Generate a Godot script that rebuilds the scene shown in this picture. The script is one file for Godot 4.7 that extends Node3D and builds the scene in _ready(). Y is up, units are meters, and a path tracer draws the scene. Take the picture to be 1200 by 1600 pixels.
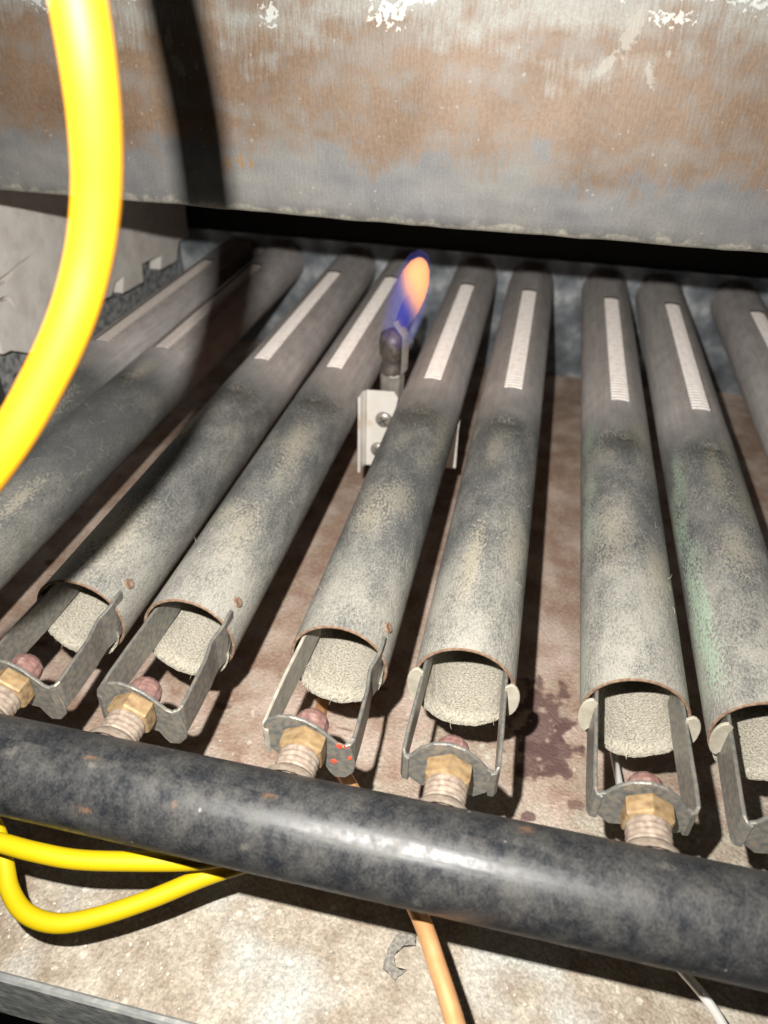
extends Node3D
# Close-up of a gas burner tray: parallel burner tubes over a dusty steel floor, a black gas manifold in front,
# a heat-stained shield above, a lit pilot, a yellow hose.  Lit by the small lamp beside the lens.

const U := 0.2155          # metres per calibration unit (lens height above the burner ports)
const FLOOR := 1.515        # the floor lies this many units below the lens
const R_TUBE := 0.0975
const Y_AXIS := -1.0975    # burner tube axis
const Y_ORI := -1.065      # manifold and orifice axis
const Z_MOUTH := -0.985
const Z_END := -3.34
const Z_MAN := -0.613
const R_MAN := 0.0755
const Z_PLATE := -0.775
const RIGHT := Vector3(0.97715, 0.02382, -0.21123)
const UPWARD := Vector3(-0.14206, 0.81239, -0.56554)
const AHEAD := Vector3(-0.15813, -0.58262, -0.79721)
const TUBE_X := [-1.385, -1.172, -0.83, -0.59, -0.277, -0.03, 0.286, 0.515, 0.825]

var rng := RandomNumberGenerator.new()
var srgb_table := PackedByteArray()
var faceted := false     # next skins get flat faces

func P(x: float, y: float, z: float) -> Vector3:
	return Vector3(x, y + FLOOR, z) * U

# a point given by where it is seen (photo pixels) and its depth or height, in units; used for the hose and pipes' routes
func seen(px: float, py: float) -> Vector3:
	return (RIGHT * (px - 600.0) - UPWARD * (py - 800.0) + AHEAD * 1170.0) / 1170.0

func at_depth(px: float, py: float, d: float) -> Vector3:
	var r := seen(px, py) * d
	return P(r.x, r.y, r.z)

func at_height(px: float, py: float, y: float) -> Vector3:
	var r := seen(px, py)
	r *= y / r.y
	return P(r.x, r.y, r.z)

# ---------------------------------------------------------------- nodes
func thing(called: String, label: String, category: String, at: Vector3, group := "") -> Node3D:
	var o := Node3D.new()
	o.name = called
	o.position = at
	o.set_meta("label", label)
	o.set_meta("category", category)
	if group != "":
		o.set_meta("group", group)
	add_child(o, true)
	return o

func part(called: String, mesh: Mesh, mat: Material, parent: Node, at := Vector3.ZERO) -> MeshInstance3D:
	var o := MeshInstance3D.new()
	o.name = called
	o.mesh = mesh
	o.material_override = mat
	o.position = at
	o.cast_shadow = GeometryInstance3D.SHADOW_CASTING_SETTING_ON
	parent.add_child(o, true)
	return o

func tag(o: Node, label: String, category: String, group := "") -> void:
	o.set_meta("label", label)
	o.set_meta("category", category)
	if group != "":
		o.set_meta("group", group)

func setting(o: Node) -> void:
	o.set_meta("kind", "structure")

# ---------------------------------------------------------------- meshes
func start() -> SurfaceTool:
	var st := SurfaceTool.new()
	st.begin(Mesh.PRIMITIVE_TRIANGLES)
	return st

func done(st: SurfaceTool, smooth := true) -> ArrayMesh:
	if not smooth:
		st.deindex()
	st.generate_normals()
	return st.commit()

# rows of points joined to a skin; uv from the row and column unless given
func skin(st: SurfaceTool, rows: Array, closed: bool, uvs: Array = []) -> void:
	var n: int = rows[0].size()
	var m: int = rows.size()
	var base := PackedInt32Array()
	var count := 0
	for i in m:
		for j in n + (1 if closed else 0):
			var k := j % n
			var uv: Vector2 = uvs[i][j] if uvs.size() else Vector2(float(j) / (n if closed else n - 1), float(i) / maxf(1.0, m - 1))
			st.set_uv(uv)
			st.set_smooth_group(-1 if faceted else 0)
			st.add_vertex(rows[i][k])
			count += 1
	var w := n + (1 if closed else 0)
	var off := int(st.get_meta("count", 0))
	for i in m - 1:
		for j in w - 1:
			var a := off + i * w + j
			var b := a + 1
			var c := a + w
			var d := c + 1
			for k in [a, c, b, b, c, d]:
				st.add_index(k)
	st.set_meta("count", off + count)

func sweep(path: PackedVector3Array, radius: float, sides := 16, caps := true, rough := 0.0) -> ArrayMesh:
	var st := start()
	var rows := []
	var uvs := []
	var t0 := (path[1] - path[0]).normalized()
	var nrm := t0.cross(Vector3.UP)
	if nrm.length() < 0.1:
		nrm = t0.cross(Vector3.RIGHT)
	nrm = nrm.normalized()
	var run := 0.0
	for i in path.size():
		var t := (path[mini(i + 1, path.size() - 1)] - path[maxi(i - 1, 0)]).normalized()
		nrm = (nrm - t * nrm.dot(t)).normalized()
		var b := t.cross(nrm)
		if i > 0:
			run += path[i].distance_to(path[i - 1])
		var ring := PackedVector3Array()
		var ruv := PackedVector2Array()
		for j in sides:
			var a := TAU * j / sides
			var r := radius * (1.0 + rough * rng.randf_range(-1, 1))
			ring.append(path[i] + (nrm * cos(a) + b * sin(a)) * r)
		for j in sides + 1:
			ruv.append(Vector2(float(j) / sides, run / (TAU * radius)))
		rows.append(ring)
		uvs.append(ruv)
	if caps:
		for e in [0, 1]:
			var ring: PackedVector3Array = rows[0] if e == 0 else rows[-1]
			var mid: Vector3 = path[0] if e == 0 else path[path.size() - 1]
			var dot := PackedVector3Array()
			for j in sides:
				dot.append(mid + (ring[j] - mid) * 0.02)
			if e == 0:
				rows.push_front(dot)
				uvs.push_front(uvs[0])
			else:
				rows.push_back(dot)
				uvs.push_back(uvs[-1])
	skin(st, rows, true, uvs)
	return done(st)

# a smooth route through given points
func route(points: Array, steps := 10) -> PackedVector3Array:
	var out := PackedVector3Array()
	for i in points.size() - 1:
		var a: Vector3 = points[maxi(i - 1, 0)]
		var b: Vector3 = points[i]
		var c: Vector3 = points[i + 1]
		var d: Vector3 = points[mini(i + 2, points.size() - 1)]
		for k in steps:
			out.append(b.cubic_interpolate(c, a, d, float(k) / steps))
	out.append(points[-1])
	return out

# profile of Vector2(radius, z) turned round the z axis
func lathe(profile: Array, sides := 32, smooth := true) -> ArrayMesh:
	var st := start()
	var rows := []
	faceted = not smooth
	for p: Vector2 in profile:
		var ring := PackedVector3Array()
		for j in sides:
			var a := TAU * j / sides
			ring.append(Vector3(sin(a) * p.x, cos(a) * p.x, p.y))
		rows.append(ring)
	skin(st, rows, true)
	faceted = false
	return done(st, smooth)

# flat outline in x,y with thickness along z and small bevels
func plate(outline: PackedVector2Array, z0: float, z1: float, bevel: float) -> ArrayMesh:
	var st := start()
	var poly := outline
	if Geometry2D.is_polygon_clockwise(poly):
		poly.reverse()
	var inner := poly
	var shrunk := Geometry2D.offset_polygon(poly, -bevel, Geometry2D.JOIN_MITER)
	if shrunk.size() == 1 and shrunk[0].size() == poly.size():
		# keep the pairing of corners: nearest corner of the shrunk outline
		inner = PackedVector2Array()
		for p in poly:
			var best: Vector2 = shrunk[0][0]
			for q: Vector2 in shrunk[0]:
				if q.distance_to(p) < best.distance_to(p):
					best = q
			inner.append(best)
	var b := bevel if inner != poly else 0.0
	var rows := []
	for s in [[inner, z0], [poly, z0 + b], [poly, z1 - b], [inner, z1]]:
		var ring := PackedVector3Array()
		for p: Vector2 in s[0]:
			ring.append(Vector3(p.x, p.y, s[1]))
		rows.append(ring)
	for i in 3:
		for j in poly.size():
			var k := (j + 1) % poly.size()
			var q := [rows[i][j], rows[i + 1][j], rows[i][k], rows[i][k], rows[i + 1][j], rows[i + 1][k]]
			for v: Vector3 in q:
				st.set_smooth_group(-1)
				st.set_uv(Vector2(v.x, v.y) / U)
				st.add_vertex(v)
	var tris := Geometry2D.triangulate_polygon(inner)
	for e in [[z0, false], [z1, true]]:
		for t in range(0, tris.size(), 3):
			var order := [0, 1, 2] if e[1] else [0, 2, 1]
			for k in order:
				var p: Vector2 = inner[tris[t + k]]
				st.set_smooth_group(-1)
				st.set_uv(p / U)
				st.add_vertex(Vector3(p.x, p.y, e[0]))
	st.generate_normals()
	return st.commit()

# a bent strip: centre line in plan (x, z), thickness and for each point its lower and upper y
func strip(line: Array, low: Array, high: Array, thick: float) -> ArrayMesh:
	var st := start()
	var rows := []
	var n := line.size()
	for i in n:
		var p: Vector2 = line[i]
		var t: Vector2 = (line[mini(i + 1, n - 1)] - line[maxi(i - 1, 0)]).normalized()
		var o := Vector2(-t.y, t.x) * thick * 0.5
		var e := thick * 0.28
		var a := p + o
		var b := p - o
		var ring := PackedVector3Array([
			Vector3(a.x, low[i] + e, a.y), Vector3(a.x, high[i] - e, a.y),
			Vector3(a.x + (p.x - a.x) * 0.55, high[i], a.y + (p.y - a.y) * 0.55), Vector3(b.x + (p.x - b.x) * 0.55, high[i], b.y + (p.y - b.y) * 0.55),
			Vector3(b.x, high[i] - e, b.y), Vector3(b.x, low[i] + e, b.y),
			Vector3(b.x + (p.x - b.x) * 0.55, low[i], b.y + (p.y - b.y) * 0.55), Vector3(a.x + (p.x - a.x) * 0.55, low[i], a.y + (p.y - a.y) * 0.55)])
		rows.append(ring)
	for e in [0, n - 1]:
		var mid := Vector3.ZERO
		for v: Vector3 in rows[e if e == 0 else -1]:
			mid += v / 8.0
		var dot := PackedVector3Array()
		for v: Vector3 in rows[e if e == 0 else -1]:
			dot.append(mid.lerp(v, 0.02))
		if e == 0:
			rows.push_front(dot)
		else:
			rows.push_back(dot)
	faceted = true
	skin(st, rows, true)
	faceted = false
	return done(st, false)

# ---------------------------------------------------------------- textures
func lin(r: float, g: float, b: float) -> Color:
	return Color(r, g, b).linear_to_srgb()

func byte_of(v: float) -> int:
	return srgb_table[clampi(int(v * 1023.0), 0, 1023)]

func noise_bytes(sd: int, freq: float, w: int, h: int, octaves := 3, stretch := Vector2.ONE, kind := FastNoiseLite.TYPE_SIMPLEX_SMOOTH) -> PackedByteArray:
	var n := FastNoiseLite.new()
	n.seed = sd
	n.noise_type = kind
	n.frequency = freq
	n.fractal_type = FastNoiseLite.FRACTAL_FBM if octaves > 1 else FastNoiseLite.FRACTAL_NONE
	n.fractal_octaves = octaves
	var im: Image
	if stretch == Vector2.ONE:
		im = n.get_image(w, h, false, false, true)
	else:
		im = n.get_image(maxi(8, int(w / stretch.x)), maxi(8, int(h / stretch.y)), false, false, true)
		im.resize(w, h, Image.INTERPOLATE_CUBIC)
	im.convert(Image.FORMAT_L8)
	return im.get_data()

func noise_map(sd: int, freq: float, size: int, normal := false, strength := 4.0) -> NoiseTexture2D:
	var t := NoiseTexture2D.new()
	var n := FastNoiseLite.new()
	n.seed = sd
	n.frequency = freq
	n.fractal_octaves = 4
	t.noise = n
	t.width = size
	t.height = size
	t.seamless = true
	t.as_normal_map = normal
	t.bump_strength = strength
	return t

func ramp_map(sd: int, freq: float, size: int, stops: Array, octaves := 4) -> NoiseTexture2D:
	var t := noise_map(sd, freq, size)
	(t.noise as FastNoiseLite).fractal_octaves = octaves
	var g := Gradient.new()
	var offs := PackedFloat32Array()
	var cols := PackedColorArray()
	for s in stops:
		offs.append(s[0])
		cols.append(s[1])
	g.offsets = offs
	g.colors = cols
	t.color_ramp = g
	return t

func surface(color: Color, rough: float, metal := 0.0, tex: Texture2D = null) -> StandardMaterial3D:
	var m := StandardMaterial3D.new()
	m.albedo_color = color
	m.roughness = rough
	m.metallic = metal
	m.albedo_texture = tex
	return m

func triplanar(m: StandardMaterial3D, per_metre: float) -> StandardMaterial3D:
	m.uv1_triplanar = true
	m.uv1_world_triplanar = true
	m.uv1_scale = Vector3.ONE * per_metre
	return m

func relief(m: StandardMaterial3D, t: Texture2D, cm: float) -> void:
	m.heightmap_enabled = true
	m.heightmap_texture = t
	m.heightmap_scale = cm

func image_of(bytes: PackedByteArray, w: int, h: int) -> ImageTexture:
	return ImageTexture.create_from_image(Image.create_from_data(w, h, false, Image.FORMAT_RGB8, bytes))

func stain(bytes: PackedByteArray, w: int, h: int, cx: float, cy: float, rx: float, ry: float, turn: float, col: Vector3, strength: float, grain: PackedByteArray, ragged := 0.5) -> void:
	# a blotch with a ragged outline; col is linear colour
	var reach := int(maxf(rx, ry) * 1.4) + 1
	var ca := cos(turn)
	var sa := sin(turn)
	for y in range(maxi(0, int(cy) - reach), mini(h, int(cy) + reach)):
		for x in range(maxi(0, int(cx) - reach), mini(w, int(cx) + reach)):
			var dx := x - cx
			var dy := y - cy
			var d := sqrt(pow((dx * ca + dy * sa) / rx, 2.0) + pow((dy * ca - dx * sa) / ry, 2.0))
			d += (grain[y * w + x] / 255.0 - 0.5) * 2.0 * ragged
			var k := clampf((1.0 - d) * 4.0, 0.0, 1.0) * strength
			if k > 0.0:
				var i := (y * w + x) * 3
				bytes[i] = int(lerpf(bytes[i], byte_of(col.x), k))
				bytes[i + 1] = int(lerpf(bytes[i + 1], byte_of(col.y), k))
				bytes[i + 2] = int(lerpf(bytes[i + 2], byte_of(col.z), k))

func fibre_marks(bytes: PackedByteArray, w: int, h: int, n: int, y0: int, y1: int, light: Vector3) -> void:
	for i in n:
		var p := Vector2(rng.randf() * w, rng.randf_range(y0, y1))
		var a := rng.randf() * TAU
		var bend := rng.randf_range(-0.16, 0.16)
		var k := rng.randf_range(0.12, 0.5)
		for s in rng.randi_range(8, 34):
			p += Vector2(cos(a), sin(a))
			a += bend + rng.randf_range(-0.1, 0.1)
			if p.x < 0 or p.x >= w or p.y < 0 or p.y >= h:
				break
			var o := (int(p.y) * w + int(p.x)) * 3
			bytes[o] = int(lerpf(bytes[o], byte_of(light.x), k))
			bytes[o + 1] = int(lerpf(bytes[o + 1], byte_of(light.y), k))
			bytes[o + 2] = int(lerpf(bytes[o + 2], byte_of(light.z), k))

# shared noise fields for the tubes
var t_fine: PackedByteArray
var t_mid: PackedByteArray
var t_streak: PackedByteArray
var t_fleck: PackedByteArray
const TW := 512
const TH := 1024

func tube_texture(i: int) -> ImageTexture:
	var big := noise_bytes(100 + i, 0.009, TW, TH, 3)
	var pat := noise_bytes(140 + i, 0.022, TW, TH, 4)
	var out := PackedByteArray()
	out.resize(TW * TH * 3)
	var base_cover: float = [0.22, 0.26, 0.40, 0.46, 0.38, 0.52, 0.50, 0.44, 0.40][i]
	var tone: float = [0.62, 0.66, 0.90, 1.0, 0.95, 1.04, 1.02, 0.98, 0.95][i]
	var shift := (i * 7919) % (TW * TH)
	var total := TW * TH
	var long := (Z_MOUTH - Z_END)
	for y in TH:
		var s := long * y / TH                       # units from the mouth
		var near := clampf((0.42 - s) / 0.3, 0.0, 1.0)  # settled lint near the open end
		var burnt_lift := clampf((s - 0.9) / 0.22, 0.0, 1.0) # heat-browned part with the ports, lightened against the lamp's falloff
		for x in TW:
			var o := y * TW + x
			var q := (o + shift) % total
			var b := big[o] / 255.0
			var p := pat[o] / 255.0
			var f := t_fine[q] / 255.0
			var m := t_mid[q] / 255.0
			var k := t_streak[q] / 255.0
			var e := t_fleck[q] / 255.0
			var cover := base_cover - 0.05 + (b - 0.5) * 0.62 + (p - 0.5) * 0.42 + near * 0.36
			var dust := clampf(cover + (e - 0.5) * 0.7 + (f - 0.5) * 1.0 + (m - 0.5) * 0.3, 0.0, 1.0)
			dust *= 1.0 - 0.6 * burnt_lift
			var r := 0.088
			var g := 0.091
			var bl := 0.091
			# bare heated steel, its far part lightened to make up for light falloff
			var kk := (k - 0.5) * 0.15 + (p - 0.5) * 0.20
			r = lerpf(r, 0.50 + kk, burnt_lift)
			g = lerpf(g, 0.465 + kk, burnt_lift)
			bl = lerpf(bl, 0.455 + kk * 0.9, burnt_lift)
			# heat tint beside the ports
			var off := absf(x - TW * 0.5) / TW * 360.0
			var tint := burnt_lift * clampf((13.0 - absf(off - 25.0 + (m - 0.5) * 16.0)) / 9.0, 0.0, 1.0) * clampf(e * 1.6 - 0.2, 0.0, 1.0) * 0.5
			r = lerpf(r, 0.30, tint)
			g = lerpf(g, 0.225, tint)
			bl = lerpf(bl, 0.185, tint)
			var warm := clampf(b * 2.0 - 0.7, 0.0, 1.0)
			warm = maxf(warm * 0.7, near)
			r = lerpf(r, (0.300 + warm * 0.070) * tone, dust)
			g = lerpf(g, (0.296 + warm * 0.060) * tone, dust)
			bl = lerpf(bl, (0.276 + warm * 0.038) * tone, dust)
			var grain := 0.86 + 0.28 * f
			grain = lerpf(grain, 1.0, burnt_lift * 0.6)
			var o3 := o * 3
			out[o3] = srgb_table[clampi(int(r * grain * 1023.0), 0, 1023)]
			out[o3 + 1] = srgb_table[clampi(int(g * grain * 1023.0), 0, 1023)]
			out[o3 + 2] = srgb_table[clampi(int(bl * grain * 1023.0), 0, 1023)]
	# soot smudge round the crimp behind the ports, and stray dark clumps
	var yy := 0.885 / long * TH
	stain(out, TW, TH, TW * 0.5 + rng.randf_range(-12, 12), yy - 10, 56, 24, 0.0, Vector3(0.075, 0.074, 0.066), 0.7, t_fleck, 1.0)
	stain(out, TW, TH, TW * 0.5, yy, 6, 5, 0.0, Vector3(0.015, 0.014, 0.012), 1.0, t_mid, 0.5)
	for c in 7:
		stain(out, TW, TH, TW * 0.5 + rng.randf_range(-95, 95), rng.randf_range(0.12, 0.36) * TH, rng.randf_range(14, 46), rng.randf_range(14, 44), rng.randf() * 3.0, Vector3(0.10, 0.105, 0.104), rng.randf_range(0.3, 0.6), t_fleck, 1.6)
	for c in 4:
		stain(out, TW, TH, TW * 0.5 + rng.randf_range(-80, 80), rng.randf_range(0.05, 0.42) * TH, rng.randf_range(12, 36), rng.randf_range(18, 60), 0.0, Vector3(0.47, 0.42, 0.32), 0.5, t_fleck, 1.5)
	if i == 6 or i == 7:   # green oxide down the side of the two tubes at the right
		for c in (26 if i == 7 else 6):
			stain(out, TW, TH, TW * (0.5 - 0.20) + rng.randf_range(-26, 22), rng.randf_range(0.03, 0.40) * TH, rng.randf_range(8, 22), rng.randf_range(20, 50), 0.0, Vector3(0.36, 0.47, 0.36), 0.5, t_fleck, 1.4)
	fibre_marks(out, TW, TH, 150, 20, int(TH * 0.42), Vector3(0.55, 0.52, 0.43))
	fibre_marks(out, TW, TH, 22, 20, int(TH * 0.45), Vector3(0.06, 0.06, 0.06))
	return image_of(out, TW, TH)

func panel_texture(w: int, h: int, x0: float, x1: float, y0: float, y1: float) -> ImageTexture:
	var big := noise_bytes(301, 0.0055, w, h, 4)
	var mid := noise_bytes(302, 0.02, w, h, 4)
	var fine := noise_bytes(303, 0.22, w, h, 2)
	var vert := noise_bytes(304, 0.16, w, h, 2, Vector2(1.0, 9.0))
	var wide := noise_bytes(305, 0.012, w, h, 3, Vector2(3.0, 1.0))
	var spot := noise_bytes(306, 0.10, w, h, 4)
	var out := PackedByteArray()
	out.resize(w * h * 3)
	for y in h:
		var up := lerpf(y1, y0, (y + 0.5) / h) - y0          # units above the lower edge
		for x in w:
			var o := y * w + x
			var b := big[o] / 255.0
			var m := mid[o] / 255.0
			var f := fine[o] / 255.0
			var v := vert[o] / 255.0
			var wd := wide[o] / 255.0
			var e := spot[o] / 255.0
			var line := up + (b - 0.5) * 0.10 + (m - 0.5) * 0.07 + (v - 0.5) * 0.05 + (f - 0.5) * 0.012
			# bands left by the heat: bare blue-grey steel, rust bloom, galvanised grey
			var rust := clampf((line - 0.115) / 0.045, 0.0, 1.0)
			var zinc := clampf((line - 0.32 - (wd - 0.5) * 0.16) / 0.09, 0.0, 1.0)
			var patch := clampf((wd * 0.7 + m * 0.9 + e * 0.5 - 0.98) * 2.6, 0.0, 1.0)
			var r := 0.150 + (wd - 0.5) * 0.07 + (m - 0.5) * 0.04
			var g := 0.146 + (wd - 0.5) * 0.065 + (m - 0.5) * 0.04
			var bl := 0.143 + (wd - 0.5) * 0.045 + (m - 0.5) * 0.035
			var dark := clampf(b * 1.1 + e * 0.9 - 0.6, 0.0, 1.0)
			var much := rust * (1.0 - 0.5 * patch) * clampf(0.75 + e * 0.7, 0.0, 1.0)
			r = lerpf(r, lerpf(0.180, 0.125, dark), much)
			g = lerpf(g, lerpf(0.122, 0.078, dark), much)
			bl = lerpf(bl, lerpf(0.082, 0.046, dark), much)
			var zz := zinc * clampf(0.55 + e * 0.7, 0.0, 1.0)
			r = lerpf(r, 0.235, zz)
			g = lerpf(g, 0.232, zz)
			bl = lerpf(bl, 0.212, zz)
			# pale scale along the very edge
			var scale := clampf((0.020 + (m - 0.5) * 0.03 - up) / 0.010, 0.0, 1.0) * clampf(e * 1.2 + 0.1, 0.0, 1.0)
			r = lerpf(r, 0.38, scale * 0.75)
			g = lerpf(g, 0.355, scale * 0.75)
			bl = lerpf(bl, 0.29, scale * 0.75)
			var grain := 0.76 + 0.24 * f + 0.10 * v
			var o3 := o * 3
			out[o3] = srgb_table[clampi(int(r * grain * 1023.0), 0, 1023)]
			out[o3 + 1] = srgb_table[clampi(int(g * grain * 1023.0), 0, 1023)]
			out[o3 + 2] = srgb_table[clampi(int(bl * grain * 1023.0), 0, 1023)]
	# chips and scrapes at left, pale patches at right: x, height above the edge (units), half sizes, turn
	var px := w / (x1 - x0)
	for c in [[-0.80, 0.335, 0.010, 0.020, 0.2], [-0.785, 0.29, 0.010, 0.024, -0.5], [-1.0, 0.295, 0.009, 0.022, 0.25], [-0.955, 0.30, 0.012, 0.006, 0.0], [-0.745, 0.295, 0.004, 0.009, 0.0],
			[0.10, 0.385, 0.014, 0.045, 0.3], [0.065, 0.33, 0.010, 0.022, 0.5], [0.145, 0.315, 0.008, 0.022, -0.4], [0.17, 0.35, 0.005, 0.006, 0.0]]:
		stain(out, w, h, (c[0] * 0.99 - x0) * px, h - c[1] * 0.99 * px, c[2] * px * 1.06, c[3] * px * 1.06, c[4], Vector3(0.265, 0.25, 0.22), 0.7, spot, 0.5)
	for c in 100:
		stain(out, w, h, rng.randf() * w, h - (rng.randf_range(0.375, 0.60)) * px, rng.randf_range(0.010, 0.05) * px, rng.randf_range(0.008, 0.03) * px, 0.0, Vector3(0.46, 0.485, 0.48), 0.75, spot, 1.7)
	for c in 140:
		stain(out, w, h, rng.randf() * w, h - rng.randf_range(0.01, 0.35) * px, rng.randf_range(1.0, 3.0), rng.randf_range(1.0, 3.0), 0.0, Vector3(0.28, 0.26, 0.22), 0.6, fine, 0.4)
	for c in [[-0.70, 0.105, 0.012, 0.02], [-0.665, 0.11, 0.012, 0.012], [-0.64, 0.105, 0.006, 0.014]]:
		stain(out, w, h, (c[0] * 0.99 - x0) * px, h - c[1] * 0.99 * px, c[2] * px, c[3] * px, 0.0, Vector3(0.22, 0.115, 0.045), 0.6, spot, 1.4)
	return image_of(out, w, h)

func floor_texture(w: int, h: int, z_back: float, z_front: float, x0: float, x1: float) -> ImageTexture:
	var big := noise_bytes(401, 0.006, w, h, 4)
	var mid := noise_bytes(402, 0.025, w, h, 4)
	var fine := noise_bytes(403, 0.35, w, h, 2)
	var spk := noise_bytes(405, 0.14, w, h, 3)
	var blot := noise_bytes(404, 0.012, w, h, 5)
	var out := PackedByteArray()
	out.resize(w * h * 3)
	for y in h:
		var z := lerpf(z_back, z_front, (y + 0.5) / h)
		for x in w:
			var o := y * w + x
			var b := big[o] / 255.0
			var m := mid[o] / 255.0
			var f := fine[o] / 255.0
			var t := blot[o] / 255.0
			var xx := lerpf(x0, x1, (x + 0.5) / w)
			# old rust towards the back, grit and ash over it towards the front
			var edge := z + (b - 0.5) * 0.45 + (m - 0.5) * 0.35 + xx * 0.30
			var ash := clampf((edge + 1.25) / 0.30, 0.0, 1.0)
			var pink := clampf(t * 2.4 - 0.85, 0.0, 1.0)
			var r := lerpf(0.30, 0.50, pink)
			var g := lerpf(0.198, 0.392, pink)
			var bl := lerpf(0.147, 0.335, pink)
			var a := clampf(m * 1.3 + t * 0.7 - 0.55, 0.0, 1.0)
			r = lerpf(r, lerpf(0.28, 0.45, a), ash)
			g = lerpf(g, lerpf(0.225, 0.405, a), ash)
			bl = lerpf(bl, lerpf(0.172, 0.335, a), ash)
			var tan := clampf(m * 1.5 + spk[o] / 255.0 * 0.6 - 0.75, 0.0, 1.0) * (1.0 - ash) * 0.7
			r = lerpf(r, 0.42, tan)
			g = lerpf(g, 0.34, tan)
			bl = lerpf(bl, 0.265, tan)
			var grey := clampf(b * 3.0 - 1.75, 0.0, 1.0) * ash
			r = lerpf(r, 0.45, grey)
			g = lerpf(g, 0.45, grey)
			bl = lerpf(bl, 0.42, grey)
			var grain := (0.66 + 0.68 * f) * (0.72 + 0.56 * spk[o] / 255.0)
			grain = lerpf(lerpf(grain, 1.0, 0.4), grain, ash)
			var o3 := o * 3
			out[o3] = srgb_table[clampi(int(r * grain * 1023.0), 0, 1023)]
			out[o3 + 1] = srgb_table[clampi(int(g * grain * 1023.0), 0, 1023)]
			out[o3 + 2] = srgb_table[clampi(int(bl * grain * 1023.0), 0, 1023)]
	var px := w / (x1 - x0)
	# damp dark stain between the fifth and seventh burners, and small scabs of rust
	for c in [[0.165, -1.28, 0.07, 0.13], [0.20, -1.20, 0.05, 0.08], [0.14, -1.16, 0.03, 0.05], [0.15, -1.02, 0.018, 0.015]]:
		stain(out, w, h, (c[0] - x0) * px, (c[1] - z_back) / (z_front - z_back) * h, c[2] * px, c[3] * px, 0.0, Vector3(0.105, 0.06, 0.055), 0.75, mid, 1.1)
	for c in 70:
		stain(out, w, h, rng.randf() * w, rng.randf() * 0.8 * h, rng.randf_range(0.006, 0.03) * px, rng.randf_range(0.004, 0.012) * px, 0.0, Vector3(0.12, 0.07, 0.05), 0.6, mid, 0.9)
	for c in 260:
		stain(out, w, h, rng.randf() * w, rng.randf_range(0.72, 1.0) * h, rng.randf_range(1.0, 4.0), rng.randf_range(1.0, 4.0), 0.0, Vector3(0.66, 0.63, 0.56), 0.6, fine, 0.4)
	return image_of(out, w, h)

func manifold_textures(w: int, h: int) -> Array:
	# u runs round the pipe (x of the picture), v along it (y)
	var big := noise_bytes(501, 0.022, w, h, 4)
	var mid := noise_bytes(502, 0.085, w, h, 4)
	var fine := noise_bytes(503, 0.3, w, h, 2)
	var out := PackedByteArray()
	var gloss := PackedByteArray()
	out.resize(w * h * 3)
	gloss.resize(w * h * 3)
	for o in w * h:
		var d := clampf(0.30 + (big[o] / 255.0 - 0.5) * 0.8 + (mid[o] / 255.0 - 0.5) * 0.35 + (fine[o] / 255.0 - 0.5) * 0.45, 0.0, 1.0)
		var g := 0.75 + 0.5 * fine[o] / 255.0
		out[o * 3] = byte_of(lerpf(0.014, 0.066, d) * g)
		out[o * 3 + 1] = byte_of(lerpf(0.0155, 0.063, d) * g)
		out[o * 3 + 2] = byte_of(lerpf(0.019, 0.058, d) * g)
		var r := int(lerpf(98.0, 165.0, d) + (mid[o] - 128) * 0.15)
		gloss[o * 3] = r
		gloss[o * 3 + 1] = r
		gloss[o * 3 + 2] = r
	for c in 80:
		stain(out, w, h, rng.randf() * w, rng.randf() * h, rng.randf_range(2, 5), rng.randf_range(3, 10), 0.0, [Vector3(0.26, 0.12, 0.055), Vector3(0.17, 0.155, 0.125)][c % 2], 0.5, fine, 1.5)
	for c in 40:
		stain(out, w, h, rng.randf() * w, rng.randf() * h, rng.randf_range(0.8, 1.8), rng.randf_range(0.8, 2.0), 0.0, Vector3(0.36, 0.34, 0.31), 0.7, fine, 0.9)
	return [image_of(out, w, h), image_of(gloss, w, h)]

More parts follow.
